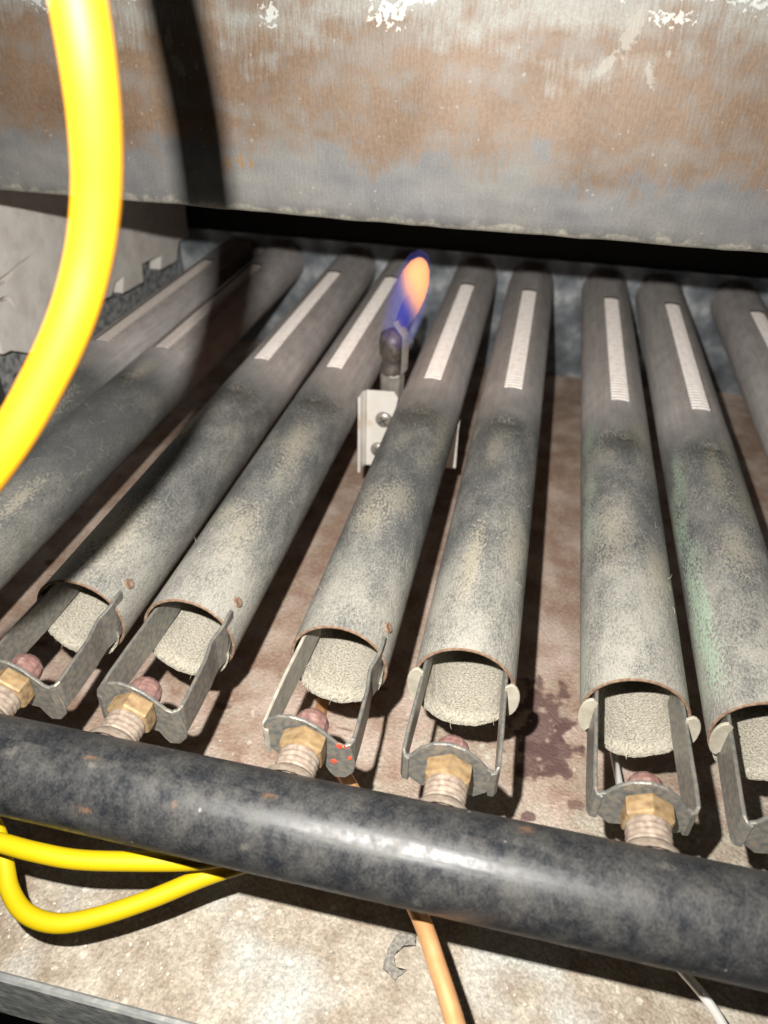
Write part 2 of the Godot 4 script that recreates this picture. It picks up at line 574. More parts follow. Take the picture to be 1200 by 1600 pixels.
# ---------------------------------------------------------------- burner tube
func pipe_mesh() -> ArrayMesh:
	var st := start()
	var r := R_TUBE * U
	var half := asin(0.0265 / R_TUBE)      # half the width of the port opening, as an angle from the top
	var angles := [-half, -half * 0.5, 0.0, half * 0.5, half]
	for j in range(1, 44):
		angles.append(lerpf(half, TAU - half, j / 44.0))
	var long := Z_MOUTH - Z_END
	var rows := []
	var s := 0.0
	while s < 0.80:
		rows.append(s)
		s += 0.05
	while s < 0.96:
		rows.append(s)
		s += 0.008
	while s < 1.10:
		rows.append(s)
		s += 0.035
	rows.append(1.105)
	for j in range(1, 14):
		rows.append(lerpf(1.105, 2.01, j / 14.0))
	rows.append(2.01)
	for j in range(1, 7):
		rows.append(lerpf(2.01, long, j / 6.0))
	var n := angles.size()
	for i in rows.size():
		var ss: float = rows[i]
		for j in n + 1:
			var a: float = angles[j % n] if j < n else angles[0] + TAU
			var rr := r
			# crimp in the top
			var dx: float = wrapf(a, -PI, PI) * R_TUBE / 0.016
			var dz := (ss - 0.885) / 0.012
			rr -= 0.010 * U * exp(-dx * dx - dz * dz)
			# the far part is pressed a little flatter either side of the ports
			var press := smoothstep(1.0, 1.2, ss)
			var side := absf(wrapf(a, -PI, PI))
			rr += press * U * 0.003 * exp(-pow((side - half * 1.5) / 0.16, 2.0))
			rr -= press * U * 0.0035 * exp(-pow((side - half * 3.4) / 0.25, 2.0))
			st.set_uv(Vector2(0.5 + a / TAU if a <= PI else a / TAU - 0.5, ss / long))
			st.set_smooth_group(0)
			st.add_vertex(Vector3(sin(a) * rr, cos(a) * rr, -ss * U))
	var w := n + 1
	for i in rows.size() - 1:
		for j in n:
			if rows[i] >= 1.1049 and rows[i + 1] <= 2.0101 and j < 4:
				continue
			var ua: float = angles[j] if j < n else 0.0
			var ub: float = angles[j + 1] if j + 1 < n else angles[0] + TAU
			if ua <= PI and ub > PI:
				pass
			var a := i * w + j
			for k in [a, a + 1, a + w, a + 1, a + w + 1, a + w]:
				st.add_index(k)
	st.generate_normals()
	return st.commit()

func inner_mesh() -> ArrayMesh:
	var prof := []
	for j in 13:
		prof.append(Vector2((R_TUBE - 0.0055) * U, -j * 0.09 * U))
	return lathe(prof, 40)

func rim_mesh() -> ArrayMesh:
	var prof := []
	var t := 0.0034 * U
	for j in 9:
		var a := PI * j / 8.0
		prof.append(Vector2((R_TUBE - 0.0028) * U + cos(a) * t, sin(a) * t * 0.8))
	return lathe(prof, 56)

func cap_mesh() -> ArrayMesh:
	var z := Z_END - Z_MOUTH
	return lathe([Vector2(R_TUBE * U, z * U), Vector2(R_TUBE * 0.97 * U, (z - 0.006) * U), Vector2(R_TUBE * 0.9 * U, (z - 0.009) * U), Vector2(0.0005, (z - 0.0095) * U)], 40)

func ribbon_mesh() -> ArrayMesh:
	# crimped metal ribbon: fine ribs across the opening, a little below the pipe's top
	var st := start()
	var rows := []
	var n := 48
	var w := 0.0268
	for i in n * 4 + 1:
		var ph := i % 4
		var h: float = [0.0, 0.0040, 0.0040, 0.0][ph]
		var s := 1.103 + 0.909 * i / (n * 4.0)
		if ph == 1:
			s -= 0.002
		if ph == 3:
			s += 0.0006
		var ring := PackedVector3Array()
		for j in 5:
			var x := lerpf(-w, w, j / 4.0)
			ring.append(Vector3(x, sqrt(R_TUBE * R_TUBE - x * x) - 0.0060 + h, -s) * U)
		rows.append(ring)
	faceted = true
	skin(st, rows, false)
	faceted = false
	return done(st, false)

func lint_mesh(sd: int) -> ArrayMesh:
	# felted lint lying in the open end, its front edge sagging over the rim
	var n := FastNoiseLite.new()
	n.seed = sd
	n.frequency = 1.0
	var st := start()
	var rows := []
	var cols := 72
	for i in 60:
		var ring := PackedVector3Array()
		for j in cols:
			var v := float(j) / (cols - 1)
			var a := lerpf(-1.62, 1.62, v)                 # angle from straight down
			var s := lerpf(-0.012, 0.62, pow(i / 59.0, 1.7))
			var front := 0.004 + 0.005 * n.get_noise_2d(v * 3.0, 3.0) + 0.0014 * n.get_noise_2d(v * 24.0, 9.0)
			s -= front * (1.0 - i / 59.0)
			var th := 0.012 + 0.004 * n.get_noise_3d(v * 3.0, s * 6.0, 1.0) + 0.0016 * n.get_noise_3d(v * 22.0, s * 75.0, 7.0) + 0.0012 * n.get_noise_3d(v * 44.0, s * 150.0, 11.0)
			th *= clampf((1.62 - absf(a)) * 3.5, 0.02, 1.0)
			var rr := R_TUBE - 0.0062 - maxf(th, 0.0006)
			var sag := maxf(0.0, -s) * 0.55
			if i == 0:
				rr += th * 0.9
			ring.append(Vector3(sin(a) * rr, -cos(a) * rr - sag, -s) * U)
		rows.append(ring)
	skin(st, rows, false)
	return done(st)

func fibres_mesh(sd: int) -> ArrayMesh:
	# loose fibres standing off the lint edge and the rim
	var r := RandomNumberGenerator.new()
	r.seed = sd
	var st := start()
	for i in 84:
		var low := i < 66
		var a := r.randf_range(-1.2, 1.2)
		var p: Vector3
		if low:
			var s := r.randf_range(-0.02, 0.10) if i < 50 else r.randf_range(-0.026, -0.012)
			p = Vector3(sin(a) * (R_TUBE - 0.018), -cos(a) * (R_TUBE - 0.018), -s) * U
		else:
			a = r.randf_range(-1.0, 1.0)
			var ss := r.randf_range(0.0, 0.7)
			p = Vector3(sin(a) * R_TUBE, cos(a) * R_TUBE, -ss) * U
		var dir := Vector3(r.randf_range(-1, 1), r.randf_range(-0.9, 0.5) if low else r.randf_range(0.0, 0.4), r.randf_range(-0.4, 1) if low else r.randf_range(-1, 1)).normalized()
		var turn := Vector3(r.randf_range(-1, 1), r.randf_range(-1, 1), r.randf_range(-1, 1)) * 0.5
		var step := r.randf_range(0.0014, 0.0042) * U
		var rows := []
		for k in 6:
			var side := dir.cross(Vector3(0.3, 1, 0.2)).normalized()
			var up := dir.cross(side).normalized()
			var t := 0.00055 * U * (1.0 - 0.12 * k)
			var ring := PackedVector3Array()
			for j in 3:
				ring.append(p + (side * cos(TAU * j / 3.0) + up * sin(TAU * j / 3.0)) * t)
			rows.append(ring)
			p += dir * step
			dir = (dir + turn * 0.5).normalized()
			if not low:
				var rad := Vector2(p.x, p.y)
				if rad.length() < (R_TUBE + 0.001) * U:
					rad = rad.normalized() * (R_TUBE + 0.001) * U
					p.x = rad.x
					p.y = rad.y
		skin(st, rows, true)
	return done(st)

func arm_mesh(side: float, eared: bool) -> ArrayMesh:
	# y is measured from the orifice axis, z from the mouth; runs back from the plate into the tube
	var zp := Z_PLATE - Z_MOUTH
	var line := []
	var low := []
	var high := []
	var pts := [[0.068, zp, 0.004, -0.056], [0.076, zp - 0.003, 0.006, -0.060], [0.080, zp - 0.011, 0.009, -0.062], [0.080, zp - 0.05, 0.011, -0.064], [0.078, 0.090, 0.012, -0.066]]
	if eared:
		pts.append_array([[0.077, 0.045, 0.013, -0.066], [0.076, 0.01, 0.014, -0.066], [0.075, -0.03, 0.014, -0.062], [0.074, -0.07, 0.012, -0.06]])
	elif side > 0.0:
		pts.append_array([[0.0755, 0.070, 0.014, -0.067], [0.0735, 0.052, 0.017, -0.068], [0.074, 0.040, 0.019, -0.068], [0.079, 0.024, 0.022, -0.066], [0.083, 0.006, 0.027, -0.062], [0.084, -0.012, 0.031, -0.056], [0.084, -0.03, 0.030, -0.05]])
	else:
		pts.append_array([[0.074, 0.03, 0.014, -0.066], [0.070, -0.03, 0.018, -0.062], [0.066, -0.09, 0.020, -0.056]])
	for p in pts:
		line.append(Vector2(p[0] * side, p[1]) * U)
		low.append(p[3] * U)
		high.append(p[2] * U)
	return strip(line, low, high, 0.0068 * U)

func ear_mesh(side: float) -> ArrayMesh:
	# rounded tab turned out of the arm, lying against the mouth from outside
	var o := PackedVector2Array()
	for k in 11:
		var a := lerpf(-PI * 0.5, PI * 0.5, k / 10.0)
		o.append(Vector2((0.085 + cos(a) * 0.020) * side, (-0.010 + sin(a) * 0.046) * (1.0 if sin(a) < 0.0 else 0.8)) * U)
	o.append(Vector2(0.0755 * side, 0.020) * U)
	o.append(Vector2(0.0755 * side, -0.040) * U)
	return plate(o, 0.030 * U, 0.0365 * U, 0.0014 * U)

func plate_mesh(kind: int) -> ArrayMesh:
	var o := PackedVector2Array()
	var top := [[-0.076, 0.004], [-0.066, 0.010], [-0.050, 0.034], [-0.030, 0.050], [-0.005, 0.056], [0.022, 0.050], [0.046, 0.030], [0.062, 0.010], [0.076, 0.004]]
	if kind == 0:
		top = [[-0.078, 0.012], [-0.068, 0.030], [-0.050, 0.044], [-0.028, 0.048], [-0.005, 0.045], [0.018, 0.034], [0.040, 0.014], [0.054, 0.0], [0.066, -0.004], [0.077, 0.004]]
	for p in top:
		o.append(Vector2(p[0], p[1]) * U)
	var bottom := [[0.079, -0.026], [0.066, -0.052], [0.046, -0.070], [0.020, -0.062], [-0.020, -0.062], [-0.046, -0.068], [-0.066, -0.052], [-0.078, -0.026]]
	if kind == 0:
		bottom = [[0.082, -0.030], [0.086, -0.050], [0.082, -0.072], [0.068, -0.090], [0.048, -0.094], [0.038, -0.082], [0.030, -0.066], [-0.030, -0.060], [-0.050, -0.064], [-0.066, -0.050], [-0.080, -0.022]]
	for p in bottom:
		o.append(Vector2(p[0], p[1]) * U)
	var z := (Z_PLATE - Z_MOUTH) * U
	return plate(o, z - 0.0068 * U, z, 0.0018 * U)

func tab_mesh() -> ArrayMesh:
	var prof := [Vector2(0.0001, 0.0006), Vector2(0.006 * U, 0.0005), Vector2(0.0085 * U, 0.0010), Vector2(0.011 * U, 0.0007), Vector2(0.012 * U, -0.0004)]
	return lathe(prof, 14)

# ---------------------------------------------------------------- the scene
func _ready() -> void:
	rng.seed = 20
	for i in 1024:
		srgb_table.append(int(Color(i / 1023.0, 0, 0).linear_to_srgb().r * 255.0 + 0.5))

	# camera
	var cam := Camera3D.new()
	cam.name = "camera"
	cam.transform = Transform3D(Basis(RIGHT, UPWARD, -AHEAD).orthonormalized(), P(0, 0, 0))
	cam.near = 0.01
	cam.far = 20.0
	var lens := CameraAttributesPhysical.new()
	lens.frustum_focal_length = 17.55
	lens.exposure_aperture = 6.6
	lens.frustum_focus_distance = 1.42 * U
	lens.frustum_near = 0.01
	lens.frustum_far = 20.0
	cam.attributes = lens
	add_child(cam)
	cam.fov = 68.73
	cam.current = true

	# surroundings: a dark boiler room; only a trace of light comes from it
	var env := Environment.new()
	env.background_mode = Environment.BG_COLOR
	env.background_color = Color(0.02, 0.0195, 0.019)
	env.tonemap_mode = Environment.TONE_MAPPER_LINEAR
	env.tonemap_exposure = 1.0
	env.sdfgi_enabled = true
	env.ssao_enabled = true
	env.ssil_enabled = true
	var we := WorldEnvironment.new()
	we.name = "environment"
	we.environment = env
	add_child(we)

	# the little lamp beside the lens
	var lamp := AreaLight3D.new()
	lamp.name = "phone_lamp"
	lamp.area_size = Vector2(0.0045, 0.0045)
	lamp.area_normalize_energy = true
	lamp.light_energy = 0.38
	lamp.light_color = Color(1.0, 0.985, 0.955)
	lamp.area_range = 4.0
	lamp.shadow_enabled = true
	lamp.transform = Transform3D(Basis(RIGHT, UPWARD, -AHEAD).orthonormalized() * Basis(Vector3.RIGHT, deg_to_rad(-8.0)), P(-0.149, 0.137, -0.063))
	add_child(lamp)

	t_fine = noise_bytes(11, 0.42, TW, TH, 2)
	t_mid = noise_bytes(12, 0.05, TW, TH, 4)
	t_streak = noise_bytes(13, 0.08, TW, TH, 3, Vector2(1.0, 14.0))
	t_fleck = noise_bytes(14, 0.16, TW, TH, 3)

	var grit := noise_map(21, 0.09, 512)
	var fuzz := noise_map(22, 0.16, 512)
	var pits := noise_map(23, 0.03, 512)

	build_setting(grit, pits)
	build_shield()
	build_insulation(pits)
	build_burners(fuzz)
	build_manifold()
	build_pilot()
	build_pipes()
	build_debris()

func build_setting(grit: Texture2D, pits: Texture2D) -> void:
	# floor of the burner tray
	var x0 := -1.95
	var x1 := 1.45
	var zb := -3.42
	var zf := -0.472
	var st := start()
	var rows := []
	var uvs := []
	var n := FastNoiseLite.new()
	n.seed = 5
	n.frequency = 1.0
	for i in 61:
		var ring := PackedVector3Array()
		var ruv := PackedVector2Array()
		for j in 61:
			var x := lerpf(x0, x1, j / 60.0)
			var z := lerpf(zb, zf, i / 60.0)
			ring.append(P(x, -FLOOR + 0.010 * n.get_noise_2d(x * 2.2, z * 2.2) + 0.004 * n.get_noise_2d(x * 11.0, z * 11.0), z))
			ruv.append(Vector2(j / 60.0, i / 60.0))
		rows.append(ring)
		uvs.append(ruv)
	skin(st, rows, false, uvs)
	var fm := surface(Color.WHITE, 0.92, 0.0, floor_texture(1536, 1344, zb, zf, x0, x1))
	fm.texture_repeat = false
	relief(fm, grit_field(), 0.07)
	var fl := part("floor", done(st), fm, self)
	setting(fl)
	var under := BoxMesh.new()
	under.size = Vector3(x1 - x0, 0.02, zf - zb - 0.01) * U
	part("tray_bottom", under, surface(lin(0.10, 0.09, 0.08), 0.8), fl, P((x0 + x1) / 2, -FLOOR - 0.024, (zf + zb) / 2 - 0.005))
	# folded front lip of the tray
	var galv := triplanar(surface(Color.WHITE, 0.62, 0.25, ramp_map(31, 0.02, 512, [[0.0, lin(0.20, 0.21, 0.21)], [0.5, lin(0.30, 0.31, 0.305)], [0.78, lin(0.40, 0.395, 0.37)], [1.0, lin(0.55, 0.53, 0.48)]])), 9.0)
	relief(galv, pits, 0.03)
	var lip := part("front_lip", strip([Vector2(x0, zf + 0.012) * U, Vector2(-0.6, zf + 0.0125) * U, Vector2(0.4, zf + 0.012) * U, Vector2(x1, zf + 0.012) * U], [-0.14 * U, -0.14 * U, -0.14 * U, -0.14 * U], [0.026 * U, 0.028 * U, 0.026 * U, 0.027 * U], 0.016 * U), galv, fl)
	# rear wall and side walls of the chamber
	var zinc := triplanar(surface(Color.WHITE, 0.5, 0.35, ramp_map(32, 0.006, 512, [[0.0, lin(0.10, 0.112, 0.125)], [0.45, lin(0.20, 0.22, 0.245)], [0.75, lin(0.36, 0.39, 0.42)], [1.0, lin(0.66, 0.68, 0.69)]])), 8.0)
	relief(zinc, pits, 0.03)
	var rear := BoxMesh.new()
	rear.size = Vector3(3.5, 2.2, 0.03) * U
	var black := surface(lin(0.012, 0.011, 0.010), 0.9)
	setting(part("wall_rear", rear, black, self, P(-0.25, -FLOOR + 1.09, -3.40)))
	var low := BoxMesh.new()
	low.size = Vector3(2.88, 0.535, 0.018) * U
	var rp := part("rear_plate", low, zinc, self, P(-0.255, -FLOOR + 0.262, -3.366))
	tag(rp, "blue-grey galvanised plate behind the far ends of the burner tubes", "metal plate")
	var blocker_box := BoxMesh.new()
	blocker_box.size = Vector3(2.86, 0.7, 1.45) * U
	var blocker := part("bounce_blocker", blocker_box, black, self, P(-0.25, -0.13, -2.62))  # unseen box, added to soak up light bouncing onto the rear wall
	tag(blocker, "unseen black box above the burners, added to absorb bounced light", "light blocker")
	var speck := triplanar(surface(Color.WHITE, 0.7, 0.2, ramp_map(33, 0.025, 512, [[0.0, lin(0.05, 0.05, 0.05)], [0.28, lin(0.20, 0.21, 0.22)], [0.55, lin(0.36, 0.37, 0.37)], [1.0, lin(0.60, 0.58, 0.55)]])), 10.0)
	relief(speck, pits, 0.04)
	var left := BoxMesh.new()
	left.size = Vector3(0.03, 2.2, 2.2) * U
	setting(part("wall_left", left, speck, self, P(-1.715, -FLOOR + 1.09, -2.257)))
	var right := BoxMesh.new()
	right.size = Vector3(0.03, 2.2, 2.2) * U
	setting(part("wall_right", right, speck, self, P(1.20, -FLOOR + 1.09, -2.257)))
	var seam := part("corner_strip", strip([Vector2(-1.688, -1.905) * U, Vector2(-1.689, -1.925) * U, Vector2(-1.688, -1.94) * U], [0.012 * U, 0.012 * U, 0.012 * U], [1.3 * U, 1.3 * U, 1.3 * U], 0.014 * U), surface(lin(0.05, 0.05, 0.048), 0.7), self)
	tag(seam, "thin dark vertical metal strip at the left edge, beside the pale insulation", "metal strip")

func grit_field() -> Texture2D:
	return ImageTexture.create_from_image(Image.create_from_data(1536, 1344, false, Image.FORMAT_L8, noise_bytes(41, 0.22, 1536, 1344, 5)))

func build_shield() -> void:
	var x0 := -1.68
	var x1 := 1.18
	var zz := -1.63
	var yb := -0.436
	var yt := 0.36
	var t := thing("heat_shield", "large rust-stained sheet-metal heat shield across the top, its lower edge hanging above the burners", "heat shield", P((x0 + x1) / 2, yb, zz))
	var base := t.position
	var w := 2048
	var h := 592
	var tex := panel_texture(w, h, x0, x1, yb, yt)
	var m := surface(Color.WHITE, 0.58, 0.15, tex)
	m.texture_repeat = false
	var b := ImageTexture.create_from_image(Image.create_from_data(w, h, false, Image.FORMAT_L8, noise_bytes(51, 0.2, w, h, 3, Vector2(1.0, 5.0))))
	relief(m, b, 0.006)
	var n := FastNoiseLite.new()
	n.seed = 8
	n.frequency = 1.0
	var st := start()
	var rows := []
	var uvs := []
	# profile from the top down to the rolled lower edge (height above the edge, z offset)
	var prof := [[0.796, -0.07], [0.7, -0.05], [0.6, -0.035], [0.5, -0.022], [0.4, -0.012], [0.3, -0.005], [0.2, 0.0], [0.12, 0.0], [0.07, 0.001], [0.035, 0.0], [0.018, -0.002], [0.008, -0.007], [0.002, -0.014], [0.0, -0.022], [0.003, -0.030]]
	for p in prof:
		var ring := PackedVector3Array()
		var ruv := PackedVector2Array()
		for j in 81:
			var x := lerpf(x0, x1, j / 80.0)
			var wob := 0.010 * n.get_noise_2d(x * 1.6, p[0] * 2.5) + 0.0015 * n.get_noise_2d(x * 14.0, p[0] * 4.0)
			var drop := 0.0025 * n.get_noise_2d(x * 9.0, 5.0) * (1.0 if p[0] < 0.05 else 0.0)
			ring.append(P(x, yb + p[0] + drop, zz + p[1] + wob) - base)
			ruv.append(Vector2(j / 80.0, 1.0 - p[0] / (yt - yb)))
		rows.append(ring)
		uvs.append(ruv)
	skin(st, rows, false, uvs)
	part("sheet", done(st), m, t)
	# the sheet's back and the flange folded behind its lower edge
	var back := BoxMesh.new()
	back.size = Vector3(x1 - x0, 0.012, 0.10) * U
	part("lower_flange", back, surface(lin(0.16, 0.15, 0.14), 0.7, 0.2), t, P((x0 + x1) / 2, yb + 0.014, zz - 0.078) - base)

func build_insulation(pits: Texture2D) -> void:
	var m := triplanar(surface(Color.WHITE, 0.95, 0.0, ramp_map(61, 0.012, 512, [[0.0, lin(0.62, 0.58, 0.53)], [0.5, lin(0.74, 0.70, 0.65)], [1.0, lin(0.82, 0.785, 0.74)]])), 7.0)
	relief(m, pits, 0.02)
	var xf := -1.64
	# lower, broken edge read off the photograph on the plane of the board
	var edge := [[0, 552], [15, 547], [45, 552], [75, 541], [84, 524], [74, 500], [98, 488], [120, 498], [135, 492], [150, 470], [172, 462], [177, 440], [191, 432], [190, 458], [208, 448], [222, 440], [220, 412], [236, 404], [250, 400], [249, 421], [262, 414], [274, 407], [277, 378], [300, 366], [322, 364], [318, 376], [340, 362], [352, 352]]
	var pts := PackedVector2Array()
	for e in edge:
		var r := seen(e[0], e[1])
		r *= xf / r.x
		pts.append(Vector2(-r.z, r.y + FLOOR) * U)
	var zn := 1.93 * U
	pts[0] = Vector2(zn, pts[1].y + 0.004 * U)
	# close the outline over the top, leaving the cracked corner piece out
	pts.append(Vector2(3.34 * U, pts[pts.size() - 1].y))
	pts.append(Vector2(3.34, FLOOR + 0.2) * U)
	pts.append(Vector2(1.93, FLOOR + 0.2) * U)
	for c in [[[-6, 444], [12, 424], [30, 408], [57, 391], [36, 408], [20, 424], [8, 440], [-6, 456]], [[-8, 463], [6, 462], [13, 464], [22, 482], [9, 468], [-8, 470]]]:
		var cleft := PackedVector2Array()
		for e in c:
			var r := seen(e[0], e[1])
			r *= xf / r.x
			cleft.append(Vector2(-r.z, r.y + FLOOR) * U)
		cleft[0].x = 0.40
		cleft[cleft.size() - 1].x = 0.40
		var most := 0
		for got: PackedVector2Array in Geometry2D.clip_polygons(pts, cleft):
			if got.size() > most and not Geometry2D.is_polygon_clockwise(got):
				most = got.size()
				pts = got
	var t := thing("insulation_board", "pale refractory insulation board with a ragged broken lower edge, on the left chamber wall", "insulation", P(xf, -FLOOR, 0))
	# outline is (depth, height): turn it to stand along z
	var mesh := plate(pts, 0.0, 0.052 * U, 0.003 * U)
	var body := part("board", mesh, m, t)
	body.basis = Basis(Vector3(0, 0, -1), Vector3(0, 1, 0), Vector3(1, 0, 0))
	body.position = Vector3(-0.046 * U, 0, 0)

func build_burners(fuzz: Texture2D) -> void:
	var words := [
		"leftmost burner tube, lying along the pale insulation board",
		"second burner tube from the left, running dusty grey under the yellow hose's curve",
		"burner tube crossed by the hose's soft shadow, its open mouth nearest the left edge",
		"burner tube just left of the pilot bracket and flame, open mouth with rusty rim",
		"burner tube running in front of the pilot bracket, its yoke splashed with red paint",
		"burner tube right of the pilot, its yoke with pale ears beside a dark floor shadow",
		"burner tube seen nearly end-on above a full yoke, right of the dark floor stain",
		"burner tube with green oxide down its left side, mouth cut by the right edge",
		"rightmost burner tube, only its far upper part showing at the right edge"]
	var pipe := pipe_mesh()
	var inner := inner_mesh()
	var rim := rim_mesh()
	var cap := cap_mesh()
	var ribbon := ribbon_mesh()
	var tab := tab_mesh()
	var rust := triplanar(surface(Color.WHITE, 0.85, 0.1, ramp_map(71, 0.03, 256, [[0.0, lin(0.10, 0.062, 0.042)], [0.5, lin(0.20, 0.125, 0.082)], [1.0, lin(0.36, 0.29, 0.22)]])), 40.0)
	var inside := triplanar(surface(Color.WHITE, 0.9, 0.0, ramp_map(72, 0.02, 256, [[0.0, lin(0.10, 0.08, 0.065)], [1.0, lin(0.22, 0.19, 0.15)]])), 12.0)
	var lint := triplanar(surface(Color.WHITE, 1.0, 0.0, ramp_map(73, 0.06, 512, [[0.0, lin(0.12, 0.108, 0.09)], [0.3, lin(0.215, 0.198, 0.164)], [0.5, lin(0.335, 0.308, 0.252)], [0.75, lin(0.415, 0.385, 0.318)], [1.0, lin(0.50, 0.475, 0.41)]], 5)), 26.0)
	var felt := noise_map(24, 0.07, 512)
	relief(lint, felt, 0.035)
	var duster := triplanar(surface(Color.WHITE, 0.95, 0.0, ramp_map(77, 0.03, 256, [[0.0, lin(0.24, 0.22, 0.18)], [1.0, lin(0.42, 0.395, 0.33)]])), 18.0)
	var hair := surface(lin(0.52, 0.48, 0.39), 1.0)
	var port := triplanar(surface(Color.WHITE, 0.55, 0.0, ramp_map(74, 0.02, 256, [[0.0, lin(0.58, 0.50, 0.46)], [0.5, lin(0.80, 0.74, 0.70)], [1.0, lin(0.88, 0.83, 0.80)]])), 30.0)
	var shaded_port := triplanar(surface(Color.WHITE, 0.7, 0.0, ramp_map(78, 0.02, 256, [[0.0, lin(0.36, 0.31, 0.28)], [1.0, lin(0.60, 0.54, 0.50)]])), 30.0)  # darker copy of port; partial shadow on the two left ribbons put into colour
	var steel := triplanar(surface(Color.WHITE, 0.42, 0.5, ramp_map(75, 0.03, 512, [[0.0, lin(0.14, 0.14, 0.136)], [0.45, lin(0.22, 0.217, 0.203)], [0.7, lin(0.29, 0.272, 0.232)], [0.85, lin(0.32, 0.25, 0.18)], [1.0, lin(0.31, 0.20, 0.125)]])), 17.0)
	relief(steel, fuzz, 0.012)
	var pale := triplanar(surface(Color.WHITE, 0.7, 0.1, ramp_map(76, 0.03, 256, [[0.0, lin(0.30, 0.27, 0.21)], [1.0, lin(0.48, 0.445, 0.375)]])), 14.0)
	var red := surface(lin(0.72, 0.07, 0.03), 0.5)
	for i in TUBE_X.size():
		var x: float = TUBE_X[i]
		var t := thing("burner_tube", words[i], "burner tube", P(x, Y_AXIS, Z_MOUTH), "burner tubes")
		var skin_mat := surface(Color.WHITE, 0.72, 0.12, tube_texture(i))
		relief(skin_mat, fuzz, 0.006)
		skin_mat.heightmap_scale = 0.02
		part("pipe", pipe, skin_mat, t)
		part("inner_wall", inner, inside, t)
		part("rim", rim, rust, t)
		part("end_cap", cap, rust, t)
		part("port_ribbon", ribbon, shaded_port if i < 2 else port, t)
		part("lint", lint_mesh(900 + i), lint, t)
		var fb := part("lint_fibres", fibres_mesh(950 + i), hair, t)
		fb.set_meta("kind", "stuff")
		var eared := i >= 5
		var up := Vector3(0, (Y_ORI - Y_AXIS) * U, 0)
		var pl := part("yoke_plate", plate_mesh(1 if eared else 0), steel, t, up)
		for s in [-1.0, 1.0]:
			var a := part("yoke_arm", arm_mesh(s, eared), duster if i == 4 and s < 0.0 else steel, t, up)
			if eared:
				part("ear", ear_mesh(s), pale, a)
		if not eared:
			var tb := part("punched_tab", tab, rust, t, Vector3(sin(1.02), cos(1.02), 0) * R_TUBE * U + Vector3(0, 0, -0.065 * U))
			tb.basis = Basis(Vector3(0, 0, -1), Vector3(-cos(1.02), sin(1.02), 0), Vector3(sin(1.02), cos(1.02), 0))
		if i == 4:   # red paint marks on this yoke only
			var z := (Z_PLATE - Z_MOUTH) * U
			for c in [[0.047, -0.047, 0.0055], [0.076, -0.030, 0.0045], [0.058, -0.003, 0.006], [0.070, -0.0015, 0.005]]:
				var o := PackedVector2Array()
				for k in 10:
					var aa := TAU * k / 10.0
					o.append(Vector2(c[0] + cos(aa) * c[2] * rng.randf_range(0.7, 1.2), c[1] + sin(aa) * c[2] * rng.randf_range(0.6, 1.1)) * U)
				part("paint_fleck", plate(o, z - 0.0002, z + 0.0004, 0.0001), red, pl)

